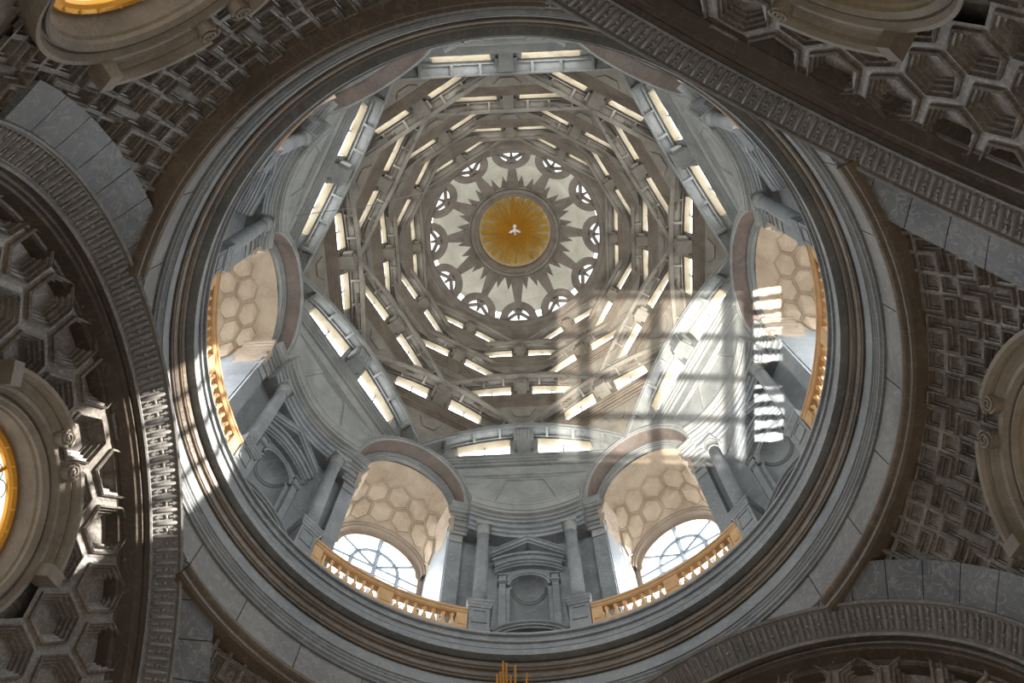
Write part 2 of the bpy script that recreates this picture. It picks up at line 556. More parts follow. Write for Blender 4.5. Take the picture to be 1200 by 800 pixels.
# ------------------------------------------------------------------ three great arches
def apt(az, d, r, t, zc=AZC):
    a = R(az)
    s = r * math.cos(t)
    return (d * math.cos(a) - s * math.sin(a), d * math.sin(a) + s * math.cos(a), zc + r * math.sin(t))

def capsule_mesh(name, length, wid, hgt, mat):
    """rounded bar lying along local x"""
    rows = []
    n = 5
    L2 = length / 2 - wid / 2
    xs = [(-L2 - wid / 2, 0.25), (-L2 - wid * 0.35, 0.72), (-L2, 1.0), (L2, 1.0), (L2 + wid * 0.35, 0.72), (L2 + wid / 2, 0.25)]
    for x, k in xs:
        rows.append([(x, wid / 2 * k * math.cos(PI * i / n), hgt * k * math.sin(PI * i / n)) for i in range(n + 1)])
    return MB().grid(rows).mesh(name, mat, smooth=True)

def bead_mesh(name, r, mat):
    rows = []
    for i in range(5):
        e = PI / 2 * i / 4
        rows.append([(r * math.cos(e) * math.cos(2 * PI * k / 10), r * math.cos(e) * math.sin(2 * PI * k / 10), r * 1.1 * math.sin(e)) for k in range(10)])
    return MB().grid(rows, closed_v=True).mesh(name, mat, smooth=True)

def dart_mesh(name, mat):
    """arrow head with a short shaft, pointing along +x"""
    h = 0.045
    pts = [(0.0, -0.018), (0.10, -0.018), (0.10, -0.05), (0.19, 0.0), (0.10, 0.05), (0.10, 0.018), (0.0, 0.018)]
    mb = MB()
    n = len(pts)
    mb.add([(x, y, 0) for x, y in pts] + [(x, y, h) for x, y in pts], [tuple(range(n, 2 * n))] + [(i, (i + 1) % n, n + (i + 1) % n, n + i) for i in range(n)])
    return mb.mesh(name, mat)

BW = math.hypot(A_OUT[0] - A_IN[0], A_OUT[1] - A_IN[1])
ME_BAR = capsule_mesh('bar', BW * 0.80, 0.10, 0.085, 'frieze')
ME_BEAD = bead_mesh('bead', 0.058, 'frieze')
ME_DART = dart_mesh('dart', 'frieze')
ARCH_LABEL = {180: 'broad stone arch with carved bar and bead band along the left of the ring',
              60: 'broad stone arch with carved bar and bead band in the lower right corner',
              300: 'broad shadowed stone arch with carved band crossing the upper right corner'}
T0, T1, NT = R(8), R(172), 80
for az in ARCH_AZ:
    base = apt(az, 8.3, 6.9, T0)
    t = thing('great_arch', base)
    tag(t, ARCH_LABEL[az], 'arch', 'three great arches under the ring')
    ts = [T0 + (T1 - T0) * i / NT for i in range(NT + 1)]
    # carved band backing with raised fillets on both edges
    def bandpt(tt, k, h):
        """k 0 lower edge .. 1 upper edge, h proud of the band (into the room)"""
        d = A_IN[0] + (A_OUT[0] - A_IN[0]) * k
        r = A_IN[1] + (A_OUT[1] - A_IN[1]) * k
        nd, nr = -(A_OUT[1] - A_IN[1]) / BW, (A_OUT[0] - A_IN[0]) / BW   # normal towards axis and down
        return apt(az, d + nd * h, r + nr * h, tt)
    prof = [(-0.07, -0.10), (-0.07, 0.07), (0.0, 0.07), (0.03, 0.05), (0.05, 0.0), (0.95, 0.0), (0.97, 0.05), (1.0, 0.07), (1.08, 0.07), (1.10, -0.10)]
    MB().grid([[bandpt(tt, k, h) for k, h in prof] for tt in ts]).build('carved_band', 'frieze', t)
    # soffit running back to the lunette
    sof = [(8.50, 6.66), (8.60, 6.64), (8.62, 6.54), (8.70, 6.52), (8.74, 6.48), (9.02, 6.44), (9.05, 6.40), (9.10, 6.36), (9.5, 6.34), (9.52, 6.5), (11.5, 6.95)]
    MB().grid([[apt(az, d, r, tt) for d, r in sof] for tt in ts]).build('soffit', 'darkbrown', t)
    # outer plain voussoirs lying on the pendentive surface
    NVS = 22
    for i in range(NVS):
        ta = R(14) + (R(166) - R(14)) * i / NVS + 0.0015
        tb = R(14) + (R(166) - R(14)) * (i + 1) / NVS - 0.0015
        rows = []
        for q in range(5):
            tt = ta + (tb - ta) * q / 4
            ro = min(7.74, max(7.16, (22.62 - AZC) / max(math.sin(tt), 0.05)))
            row = []
            for r, pr in ((7.14, 0.0), (7.14, 0.22), (7.16 + (ro - 7.16) * 0.5, 0.22), (ro, 0.22), (ro, 0.0)):
                dd = math.sqrt(max(RHO_P ** 2 - r * r, 1)) - pr * 0.75 + (0.05 if r < 7.2 else 0)
                row.append(apt(az, dd, r, tt))
            rows.append(row)
        MB().grid(rows, closed_v=True, caps=True).build('voussoir', 'strip', t)
    # bars, beads and darts of the carved band
    NU = 66
    inv = Matrix.Translation(-Vector(base))
    for i in range(NU):
        for half in (0, 1):
            tt = T0 + (T1 - T0) * (i + 0.5 * half + 0.25) / NU
            p = Vector(bandpt(tt, 0.5, 0.0))
            if not in_view(p, 30):
                continue
            ex = (Vector(bandpt(tt, 1.0, 0)) - Vector(bandpt(tt, 0.0, 0))).normalized()
            ez = (Vector(bandpt(tt, 0.5, 0.1)) - p).normalized()
            ey = ez.cross(ex)
            mt = inv @ Matrix(((ex.x, ey.x, ez.x, p.x), (ex.y, ey.y, ez.y, p.y), (ex.z, ey.z, ez.z, p.z), (0, 0, 0, 1)))
            if half == 0:
                link_mesh('bar', ME_BAR, mt, t)
            else:
                b = link_mesh('bead', ME_BEAD, mt, t)
                for k in (0, 1):
                    m2 = Matrix.Rotation(PI * k, 4, 'Z') @ Matrix.Translation((0.075, 0, 0))
                    link_mesh('dart', ME_DART, m2, b)

# ------------------------------------------------------------------ round windows
def round_window(az, label, pane, rho, goldmat='gold', el=WIN_EL, sc=1.0):
    m0 = sphere_frame(az, el, 0, 0, rho) @ Matrix.Diagonal((sc, sc, 1, 1))
    t = thing('round_window', m0.translation)
    t.matrix_world = m0
    del t['_b']
    tag(t, label, 'window', 'round windows below the ring')
    N = 72
    def lathe(prof, a0=0.0, a1=2 * PI, n=N, closed=True):
        mb = MB()
        full = abs(a1 - a0 - 2 * PI) < 1e-6
        rows = []
        for i in range(n if full else n + 1):
            a = a0 + (a1 - a0) * i / n
            # follow the curve of the wall: drop with distance from the centre
            rows.append([(r * math.cos(a), r * math.sin(a), h + (r * r) / (2 * rho)) for r, h in prof])
        return mb.grid(rows, closed_u=full, closed_v=closed, caps=(closed and not full))
    lathe([(1.74, -0.75), (1.74, -0.46), (1.80, -0.38), (1.88, -0.02), (1.92, 0.02), (1.92, 0.10), (2.0, 0.16), (2.05, 0.14), (2.06, 0.04), (2.12, 0.04), (2.13, 0.12), (2.2, 0.2), (2.28, 0.2), (2.29, 0.0), (2.29, -0.3), (1.84, -0.85)]).build('stone_frame', 'tanframe', t)
    lathe([(1.62, -0.50), (1.62, -0.40), (1.66, -0.34), (1.74, -0.32), (1.80, -0.36), (1.80, -0.50)]).build('gilded_ring', goldmat, t)
    for k in range(48):
        a = 2 * PI * k / 48
        r = 1.70
        MB().add([(r * math.cos(a) + 0.05 * math.cos(q) , r * math.sin(a) + 0.05 * math.sin(q), -0.34 + r * r / (2 * rho)) for q in [2 * PI * i / 6 for i in range(6)]] + [(r * math.cos(a), r * math.sin(a), -0.27 + r * r / (2 * rho))],
                 [(i, (i + 1) % 6, 6) for i in range(6)]).build('gilded_leaf', goldmat, t) if az in (180, 240) and k % 2 == 0 else None
    mb = MB()
    mb.add([(1.70 * math.cos(2 * PI * k / 48), 1.70 * math.sin(2 * PI * k / 48), -0.36) for k in range(48)], [tuple(range(48))])
    pn = mb.build('pane', pane, t)
    # leading in a fish scale pattern
    mb = MB()
    for i in range(-5, 6):
        for j in range(-5, 6):
            cx, cy = 0.36 * (i + 0.5 * (j % 2)), 0.34 * j
            if math.hypot(cx, cy) > 1.5:
                continue
            pts = [(cx + 0.19 * math.cos(PI * q / 6), cy + 0.2 * math.sin(PI * q / 6), -0.34) for q in range(7)]
            mb.tube(pts, 0.012, 4)
    mb.build('leading', 'lead', pn)
    mb = MB()
    mb.box(-1.66, 1.66, -0.035, 0.035, -0.36, -0.30)
    mb.box(-0.035, 0.035, -1.66, 1.66, -0.36, -0.30)
    mb.build('glazing_bar', goldmat, t)
    # broken segmental pediment: two moulded arcs with scrolls at the gap
    for s in (-1, 1):
        a0, a1 = (R(90 + 10), R(90 + 60)) if s > 0 else (R(90 - 60), R(90 - 10))
        ped = lathe([(2.30, -0.15), (2.30, 0.16), (2.37, 0.20), (2.43, 0.28), (2.47, 0.26), (2.49, 0.34), (2.56, 0.40), (2.64, 0.40), (2.68, 0.30), (2.68, -0.15)], a0, a1, 26).build('pediment_arc', 'tanframe', t)
        ac = R(90 + 9 * s)
        c = Vector((2.44 * math.cos(ac), 2.44 * math.sin(ac), 0.36 + 2.44 ** 2 / (2 * rho)))
        pts, rad = [], []
        for q in range(26):
            th = q / 25 * 4.2 * PI
            rr = 0.20 * (1 - q / 29)
            pts.append((c.x + rr * math.cos(th) * s, c.y + rr * math.sin(th), c.z + 0.03 * q / 25))
            rad.append(0.038 * (1 - q / 40))
        MB().tube(pts, rad, 6).build('scroll', 'tanframe', ped, smooth=True)
        MB().grid([[(c.x + 0.2 * k * math.cos(2 * PI * i / 16), c.y + 0.2 * k * math.sin(2 * PI * i / 16), z) for i in range(16)] for k, z in ((1, c.z - 0.4), (1, c.z - 0.02), (0.1, c.z))], closed_v=True).build('scroll_core', 'tanframe', ped)
        ae = R(90 + 60 * s)
        m1 = Matrix.Translation((2.48 * math.cos(ae), 2.48 * math.sin(ae), 0.1 + 2.48 ** 2 / (2 * rho))) @ Matrix.Rotation(ae, 4, 'Z')
        o = MB().box(-0.24, 0.24, -0.14, 0.14, -0.2, 0.36).build('end_block', 'tanframe', ped)
        o.matrix_local = m1
    return t

round_window(180, 'round leaded window with gold rim at the left edge, in a moulded stone frame', 'pane_round', 10.80, el=13.9)
round_window(300, 'dim olive round window with gold rim in the upper right corner', 'pane_dim', 10.80)
round_window(0, 'brown moulded stone frame of a round window at the right edge', 'pane_dim', RHO_P)
round_window(240, 'round window with gilded rim in a brown moulded frame, upper left corner', 'pane_round', RHO_P, el=9.8, sc=0.92)

# ------------------------------------------------------------------ drum: walls and bays
AED = [30 + 60 * k for k in range(6)]
BAY = [60 * k for k in range(6)]
Z0 = 26.62
flw = MB().revolve([(8.85, 26.60), (11.0, 26.60), (11.0, 26.45), (8.85, 26.45)], n=96).build('trim_6', 'grey')
tag(flw, kind='structure')

def arcbox(mb, r0, r1, a0, a1, z0, z1, n=6):
    rows = []
    for i in range(n + 1):
        a = a0 + (a1 - a0) * i / n
        rows.append([pol(r0, a, z0), pol(r0, a, z1), pol(r1, a, z1), pol(r1, a, z0)])
    return mb.grid(rows, closed_v=True, caps=True)

for k, az in enumerate(AED):
    mb = MB()
    arcbox(mb, 9.02, 9.4, az - 18.0, az - 4.6, Z0, 36.2)
    arcbox(mb, 9.02, 9.4, az + 4.6, az + 18.0, Z0, 36.2)
    arcbox(mb, 9.02, 9.4, az - 4.6, az + 4.6, 32.4, 36.2)
    arcbox(mb, 9.75, 9.95, az - 5.0, az + 5.0, Z0, 32.4)
    o = mb.build('wall_drum', 'grey')
    tag(o, kind='structure')

# ---- balustrades
def baluster_profile():
    return [(0.075, 0.0), (0.075, 0.05), (0.045, 0.07), (0.06, 0.12), (0.085, 0.22), (0.085, 0.30), (0.05, 0.42), (0.038, 0.52), (0.045, 0.56), (0.038, 0.60), (0.06, 0.66), (0.07, 0.70), (0.075, 0.72)]
mb = MB()
mb.grid([[(r * math.cos(2 * PI * k / 10), r * math.sin(2 * PI * k / 10), z) for k in range(10)] for r, z in baluster_profile()], closed_v=True)
ME_BAL = mb.mesh('baluster', 'baluster', smooth=True)
bal = thing('balustrade', (8.28, 0, Z0))
HS = 17.3
arcbox(MB(), 8.12, 8.42, -HS, HS, Z0, Z0 + 0.20, 24).build('plinth', 'ochre', bal)
mb = MB()
rows = []
for i in range(25):
    a = -HS + 2 * HS * i / 24
    rows.append([pol(r, a, Z0 + z) for r, z in ((8.17, 0.92), (8.12, 0.97), (8.12, 1.03), (8.08, 1.06), (8.08, 1.14), (8.46, 1.14), (8.46, 1.06), (8.40, 0.97), (8.36, 0.92))])
mb.grid(rows, closed_v=True, caps=True).build('rail', 'ochre', bal)
for a0, a1 in ((-HS, -HS + 2.3), (-1.6, 1.6), (HS - 2.3, HS)):
    blk = arcbox(MB(), 8.15, 8.40, a0, a1, Z0 + 0.20, Z0 + 0.92, 3).build('block', 'ochre', bal)
    arcbox(MB(), 8.135, 8.16, a0 + 0.45, a1 - 0.45, Z0 + 0.32, Z0 + 0.80, 3).build('block_panel', 'ochre', blk)
for s in (-1, 1):
    for i in range(7):
        a = s * (2.6 + (HS - 2.3 - 2.6 - 0.9) * i / 6 + 0.2)
        p = Vector(pol(8.27, a, Z0 + 0.20)) - Vector(bal['_b'])
        link_mesh('baluster', ME_BAL, Matrix.Translation(p) @ Matrix.Rotation(R(a), 4, 'Z'), bal)
tag(bal, 'x', 'balustrade', 'balustrades before the drum windows')
ring_copies(bal, BAY, lambda az: {60: 'golden ochre balustrade before the lower right arched window', 120: 'golden ochre balustrade before the lower left arched window',
            0: 'glowing orange balustrade at the right rim of the drum', 180: 'ochre balustrade at the left rim of the drum'}.get(az, 'ochre balustrade hidden behind the ring at ' + clock(az)))

# ---- pedestals and columns
ped = thing('pedestal', pol(8.4, 0, Z0))
PW = 0.31
MB().box(8.10, 8.74, -PW, PW, Z0, 28.0).build('die', 'grey', ped)
mb = MB()
mb.grid([[(8.42 - dx, -PW - d, z), (8.42 - dx, PW + d, z), (8.42 + dx, PW + d, z), (8.42 + dx, -PW - d, z)] for dx, d, z in ((0.34, 0.02, 27.86), (0.36, 0.04, 27.93), (0.40, 0.07, 27.99), (0.40, 0.07, 28.06), (0.43, 0.09, 28.10), (0.43, 0.09, 28.2))], closed_v=True, caps=True)
mb.build('cap', 'grey', ped)
mb = MB()
for (y0, y1, z0, z1) in ((-0.22, 0.22, 27.05, 27.09), (-0.22, 0.22, 27.68, 27.72), (-0.22, -0.18, 27.05, 27.72), (0.18, 0.22, 27.05, 27.72)):
    mb.box(8.075, 8.11, y0, y1, z0, z1)
mb.build('panel_moulding', 'grey', ped)
tag(ped, 'x', 'pedestal', 'column pedestals around the drum')
col = thing('column', pol(8.37, 0, 28.2))
def lathe_at(cx, prof, n=20):
    return MB().grid([[(cx + r * math.cos(2 * PI * k / n), r * math.sin(2 * PI * k / n), z) for k in range(n)] for r, z in prof], closed_v=True, caps=True)
lathe_at(8.37, [(0.27, 28.2), (0.27, 28.28), (0.29, 28.32), (0.27, 28.37), (0.24, 28.39), (0.26, 28.43), (0.235, 28.47)]).build('base', 'grey', col, smooth=True)
lathe_at(8.37, [(0.225, 28.47), (0.225, 29.2), (0.222, 30.5), (0.212, 31.6), (0.198, 32.9)]).build('shaft', 'grey', col, smooth=True)
lathe_at(8.37, [(0.20, 32.88), (0.225, 32.90), (0.225, 32.94), (0.205, 32.96), (0.205, 33.3), (0.235, 33.40), (0.26, 33.44)]).build('capital', 'rib_low', col, smooth=True)
MB().box(8.10, 8.64, -0.27, 0.27, 33.44, 33.62).build('abacus', 'rib_low', col)
tag(col, 'x', 'column', 'free standing columns around the drum')
NEAR = {90: 'central lower', 150: 'lower left', 30: 'lower right', 210: 'upper left', 330: 'upper right', 270: 'upper hidden'}
azs = []
for a in AED:
    azs += [a - 10.35, a + 10.35]
def side_of(az):
    a = min(AED, key=lambda q: abs((az - q + 180) % 360 - 180))
    d = ((az - a + 180) % 360) - 180
    # az grows from right over bottom to left in the picture
    return NEAR[a], ('anticlockwise' if d < 0 else 'clockwise')
ring_copies(ped, azs, lambda az: 'panelled grey pedestal on the %s side of the %s niche' % (side_of(az)[1], side_of(az)[0]))
ring_copies(col, azs, lambda az: 'smooth grey marble column on the %s side of the %s niche' % (side_of(az)[1], side_of(az)[0]))

# ---- pilasters beside the windows
pil = thing('pilaster', pol(8.7, 0, Z0))
MB().box(8.72, 9.1, -0.24, 0.24, Z0, 32.9).build('shaft', 'grey', pil)
mb = MB()
mb.box(8.68, 9.1, -0.25, 0.25, 32.9, 32.98)
mb.box(8.70, 9.1, -0.24, 0.24, 32.98, 33.4)
mb.box(8.64, 9.1, -0.27, 0.27, 33.4, 33.6)
mb.build('capital', 'rib_low', pil)
MB().box(8.66, 9.1, -0.27, 0.27, Z0, Z0 + 0.5).build('base', 'grey', pil)
tag(pil, 'x', 'pilaster', 'flat pilasters beside the drum windows')
azs2 = []
for a in AED:
    azs2 += [a - 16.5, a + 16.5]
ring_copies(pil, azs2, lambda az: 'flat grey pilaster beside the window, %s of the %s niche' % (side_of(az)[1], side_of(az)[0]))

# ---- entablatures over each pair of columns
ent = thing('entablature', pol(8.5, 0, 33.62))
def ent_r(th):
    return 8.14 + 0.22 * (1 - (th / 14.0) ** 2)
EPROF = [(0.30, 33.62), (0.30, 33.84), (0.25, 33.85), (0.25, 34.08), (0.17, 34.10), (0.17, 34.20), (0.28, 34.22), (0.28, 34.60), (0.20, 34.62), (0.20, 34.76), (0.12, 34.78), (0.12, 34.92), (0.0, 34.94), (0.0, 35.12), (-0.05, 35.14), (-0.05, 35.22), (-0.12, 35.36), (-0.15, 35.38), (-0.15, 35.5), (0.05, 35.52)]
parts = (('architrave', EPROF[:7], 'grey'), ('frieze', EPROF[6:9], 'grey'), ('cornice', EPROF[8:], 'rib_low'))
for nm, prof, mat in parts:
    rows = []
    for i in range(21):
        th = -14.0 + 28.0 * i / 20
        r0 = ent_r(th)
        rows.append([pol(r0 + d, th, z) for d, z in prof] + [pol(9.3, th, prof[-1][1]), pol(9.3, th, prof[0][1])])
    MB().grid(rows, closed_v=True, caps=True).build(nm, mat, ent)
for s in (-1, 1):
    rows = []
    for i in range(5):
        th = s * (13.6 + 5.0 * i / 4)
        rows.append([pol(8.52 + d * 0.8, th, z) for d, z in EPROF] + [pol(9.3, th, 35.5), pol(9.3, th, 33.62)])
    MB().grid(rows, closed_v=True, caps=True).build('wing', 'rib_low', ent)
tag(ent, 'x', 'entablature', 'entablatures over the drum niches')
ring_copies(ent, AED, lambda az: 'concave moulded entablature resting on the two columns of the %s niche' % NEAR[az])

# ---- niches (aedicules)
nic = thing('niche', pol(9.0, 0, Z0))
XN = 9.0
NR_, NZ = 0.62, 30.80
# shell of the niche: half cylinder and quarter sphere
mb = MB()
n = 14
rows = []
for z in (27.0, 28.5, 29.5, NZ):
    rows.append([(XN + NR_ * math.sin(PI * i / n), NR_ * math.cos(PI * i / n), z) for i in range(n + 1)])
for q in range(1, 7):
    e = PI / 2 * q / 6
    rows.append([(XN + NR_ * math.cos(e) * math.sin(PI * i / n), NR_ * math.cos(e) * math.cos(PI * i / n), NZ + NR_ * math.sin(e)) for i in range(n + 1)])
mb.grid(rows).build('niche_shell', 'grey', nic, smooth=True)
# wall around the niche opening
mb = MB()
op = [(NR_, Z0)] + [(NR_, 28.5), (NR_, NZ)] + [(NR_ * math.cos(PI * q / 12), NZ + NR_ * math.sin(PI * q / 12)) for q in range(1, 12)] + [(-NR_, NZ), (-NR_, 28.5), (-NR_, Z0)]
outl = [(1.0, Z0)] + [(1.0, 28.5), (1.0, NZ)] + [(max(-1, min(1, 1.35 * math.cos(PI * q / 12))), 32.6 if 2 < q < 10 else NZ + (32.6 - NZ) * min(q, 12 - q) / 3) for q in range(1, 12)] + [(-1.0, NZ), (-1.0, 28.5), (-1.0, Z0)]
mb.grid([[(XN, y, z) for y, z in op], [(XN - 0.02, y, z) for y, z in outl]]).build('niche_wall', 'grey', nic)
# archivolt around the opening
rows = []
for q in range(17):
    a = PI * q / 16
    rows.append([(XN - dx, (NR_ + dr) * math.cos(a), NZ + (NR_ + dr) * math.sin(a)) for dx, dr in ((0, 0), (0.10, 0), (0.10, 0.06), (0.14, 0.08), (0.14, 0.14), (0, 0.15))])
MB().grid(rows, closed_v=True, caps=True).build('archivolt', 'grey', nic)
# impost moulding running round inside the niche
rows = []
for i in range(17):
    a = PI * i / 16
    rows.append([(XN + (NR_ - d) * math.sin(a), (NR_ - d) * math.cos(a), z) for d, z in ((0, NZ - 0.12), (0.05, NZ - 0.10), (0.05, NZ - 0.04), (0.09, NZ - 0.02), (0.09, NZ + 0.03), (0, NZ + 0.05))])
MB().grid(rows, closed_v=True, caps=True).build('impost', 'rib_low', nic)
for s in (-1, 1):
    y = s * 0.86
    pl = MB().box(XN - 0.16, XN + 0.02, y - 0.11, y + 0.11, 27.3, NZ).build('niche_pilaster', 'grey', nic)
    mb = MB()
    for (d, z0, z1) in ((0.03, NZ, NZ + 0.06), (0.06, NZ + 0.06, NZ + 0.14), (0.01, NZ + 0.14, NZ + 0.5), (0.05, NZ + 0.5, NZ + 0.58)):
        mb.box(XN - 0.16 - d, XN + 0.02, y - 0.11 - d, y + 0.11 + d, z0, z1)
    mb.build('bracket', 'grey', pl)
# curved lower cornice and triangular pediment
def ped_sweep(name, zf, prof, mat, hw=1.12, n=20):
    rows = []
    for i in range(n + 1):
        y = -hw + 2 * hw * i / n
        rows.append([(XN - dx, y, zf(y) + dz) for dx, dz in prof])
    MB().grid(rows, closed_v=True, caps=True).build(name, mat, nic)
seg = lambda y: 31.55 + 0.42 * (1 - (y / 1.1) ** 2)
ped_sweep('arched_cornice', seg, [(0, 0), (0.16, 0), (0.16, 0.08), (0.22, 0.10), (0.22, 0.20), (0.28, 0.22), (0.30, 0.32), (0, 0.34)], 'grey')
seg2 = lambda y: 32.02 + 0.36 * (1 - (y / 1.1) ** 2)
ped_sweep('arched_moulding', seg2, [(0, 0), (0.24, 0), (0.24, 0.10), (0.32, 0.12), (0.34, 0.22), (0, 0.24)], 'grey', 1.2)
tri = lambda y: 32.35 + 0.98 * (1 - abs(y) / 1.25)
ped_sweep('gable', tri, [(0, 0), (0.30, 0), (0.30, 0.10), (0.36, 0.12), (0.40, 0.22), (0.44, 0.24), (0.44, 0.30), (0, 0.32)], 'grey', 1.27, 24)
# curved hood at the foot of the niche
rows = []
for i in range(19):
    a = PI * (0.14 + 0.72 * i / 18)
    rows.append([(XN - dx, (0.98 + dr) * math.cos(a), 27.0 + (0.55 + dr * 0.8) * math.sin(a)) for dx, dr in ((0, 0), (0.5, 0), (0.5, 0.08), (0.56, 0.10), (0.56, 0.18), (0.62, 0.22), (0.62, 0.30), (0, 0.34))])
MB().grid(rows, closed_v=True, caps=True).build('foot_hood', 'grey', nic)
MB().box(XN - 0.45, XN + 0.02, -0.9, 0.9, Z0, 27.3).build('foot_block', 'grey', nic)
for s in (-1, 1):
    MB().box(XN - 0.06, XN + 0.02, s * 1.22 - 0.16, s * 1.22 + 0.16, Z0, 33.0).build('side_strip', 'grey', nic)
tag(nic, 'x', 'niche', 'pedimented niches around the drum')
ring_copies(nic, AED, lambda az: {90: 'grey pedimented niche with round shell head at the bottom centre'}.get(az, 'grey pedimented niche with round shell head, %s of the drum' % NEAR[az]))

# ---- window bays
HW = 1.80
RG, ZSG, RISEG, HWG = 10.6, 33.35, 1.95, 1.80
def bay_jamb():
    mb = MB()
    for s in (-1, 1):
        y = s * HW
        mb.add([(8.65, y, Z0), (RG + 0.3, y, Z0), (RG + 0.3, y, 33.4), (8.85, y, 35.4), (8.65, y, 35.4)], [(0, 1, 2, 3, 4)])
        mb.add([(8.65, y, Z0), (8.65, y + s * 0.3, Z0), (8.65, y + s * 0.3, 35.4), (8.65, y, 35.4)], [(0, 1, 2, 3)])
    return mb
vb = thing('window_vault', (8.7, 0, Z0))
bay_jamb().build('jamb', 'grey', vb)
for s in (-1, 1):
    mb = MB()
    for (d, z0, z1) in ((0.03, 33.62, 33.9), (0.08, 33.9, 34.2), (0.03, 34.2, 34.6), (0.10, 34.6, 34.8), (0.15, 34.8, 35.0), (0.20, 35.0, 35.2), (0.24, 35.2, 35.4)):
        y0, y1 = sorted((s * (HW + 0.1), s * (HW - d)))
        mb.box(8.45, 9.55, y0, y1, z0, z1)
    mb.build('impost', 'vault_rim', vb)
# front arch
FH, FZ, FR = 2.16, 35.45, 2.78
def farch(u, dep, off):
    sn = max(math.sin(u), 0.0)
    r = 8.24 - 0.26 * sn + dep
    return (r, (FH + off) * math.cos(u), FZ + (FR + off) * sn)
def arch_sweep(prof, n=36, closed=False):
    return MB().grid([[farch(PI * i / n, d, o) for d, o in prof] for i in range(n + 1)], closed_v=closed)
arch_sweep([(0.5, 0.30), (0.03, 0.30), (0.0, 0.27), (0.0, 0.20), (0.05, 0.18), (0.05, 0.08), (0.0, 0.06), (0.0, 0.0), (0.04, -0.02)]).build('arch_rim', 'rib_low', vb)
arch_sweep([(0.04, -0.02), (0.10, -0.03), (0.10, -0.0), (0.58, -0.02)]).build('arch_soffit', 'redstone', vb)
arch_sweep([(0.58, -0.02), (0.58, -0.10), (0.63, -0.11), (0.63, -0.18), (0.68, -0.19), (0.68, -0.26), (0.74, -0.28), (0.80, -0.34)]).build('arch_moulding', 'rib_low', vb)
# sloping coffered vault
def vault(u, v, h=0.0):
    v2 = min(v, 1.0)
    r = 8.80 + (RG - 8.80) * v
    hw = 1.82 + (HWG - 1.82) * v2 - h
    zs = 35.40 + (ZSG - 35.40) * v2
    rise = 2.42 + (RISEG - 2.42) * v2 - h
    return Vector((r, hw * math.cos(u), zs + rise * math.sin(u)))
MB().grid([[tuple(vault(PI * i / 28, j / 8)) for j in range(9)] for i in range(29)]).build('vault_shell', 'vault', vb, smooth=True)
rows = [[tuple(vault(PI * i / 28, v, h)) for v, h in ((0.90, 0.0), (0.90, 0.05), (0.93, 0.07), (0.93, 0.12), (1.0, 0.14), (1.0, 0.30))] for i in range(29)]
MB().grid(rows).build('rear_arch', 'vault_rim', vb)
def vault_coffer(uc, vc, ru, rv):
    """hexagon with raised double moulding on the vault; ru in radians, rv in v units"""
    loops = []
    for k, h in ((1.0, 0.0), (0.985, 0.07), (0.92, 0.08), (0.905, 0.012), (0.85, 0.012), (0.835, 0.055), (0.78, 0.06)):
        loop = []
        for q in range(6):
            a = R(60 * q + 30)
            loop.append(tuple(vault(uc + ru * k * math.cos(a), vc + rv * k * math.sin(a), h)))
        loops.append(loop)
    mb = MB()
    mb.grid(loops, closed_v=True)
    nn = len(mb.v) - 6
    mb.f.append(tuple(range(nn, nn + 6)))
    return mb
DU = 0.50
RU = DU / math.sqrt(3) * 0.97
RV = 0.178
for row, (vc, off) in enumerate(((0.44, 0.0), (0.44 + RV * 1.5, 0.5))):
    for i in range(-4, 5):
        uc = PI / 2 + DU * (i + off)
        if uc < 0.12 or uc > PI - 0.12:
            continue
        vault_coffer(uc, vc, RU, RV * 0.97).build('hexagon_coffer', 'vault_rim' if False else 'vault', vb)
tag(vb, 'x', 'vault', 'arched vaults over the drum windows')
ring_copies(vb, BAY, lambda az: {60: 'tan hexagon coffered vault and arch above the lower right window', 120: 'tan hexagon coffered vault and arch above the lower left window',
            0: 'pale hexagon coffered vault and arch at the right of the drum', 180: 'pale hexagon coffered vault and arch at the left of the drum'}.get(az, 'hexagon coffered window vault mostly hidden behind the ring at ' + clock(az)))

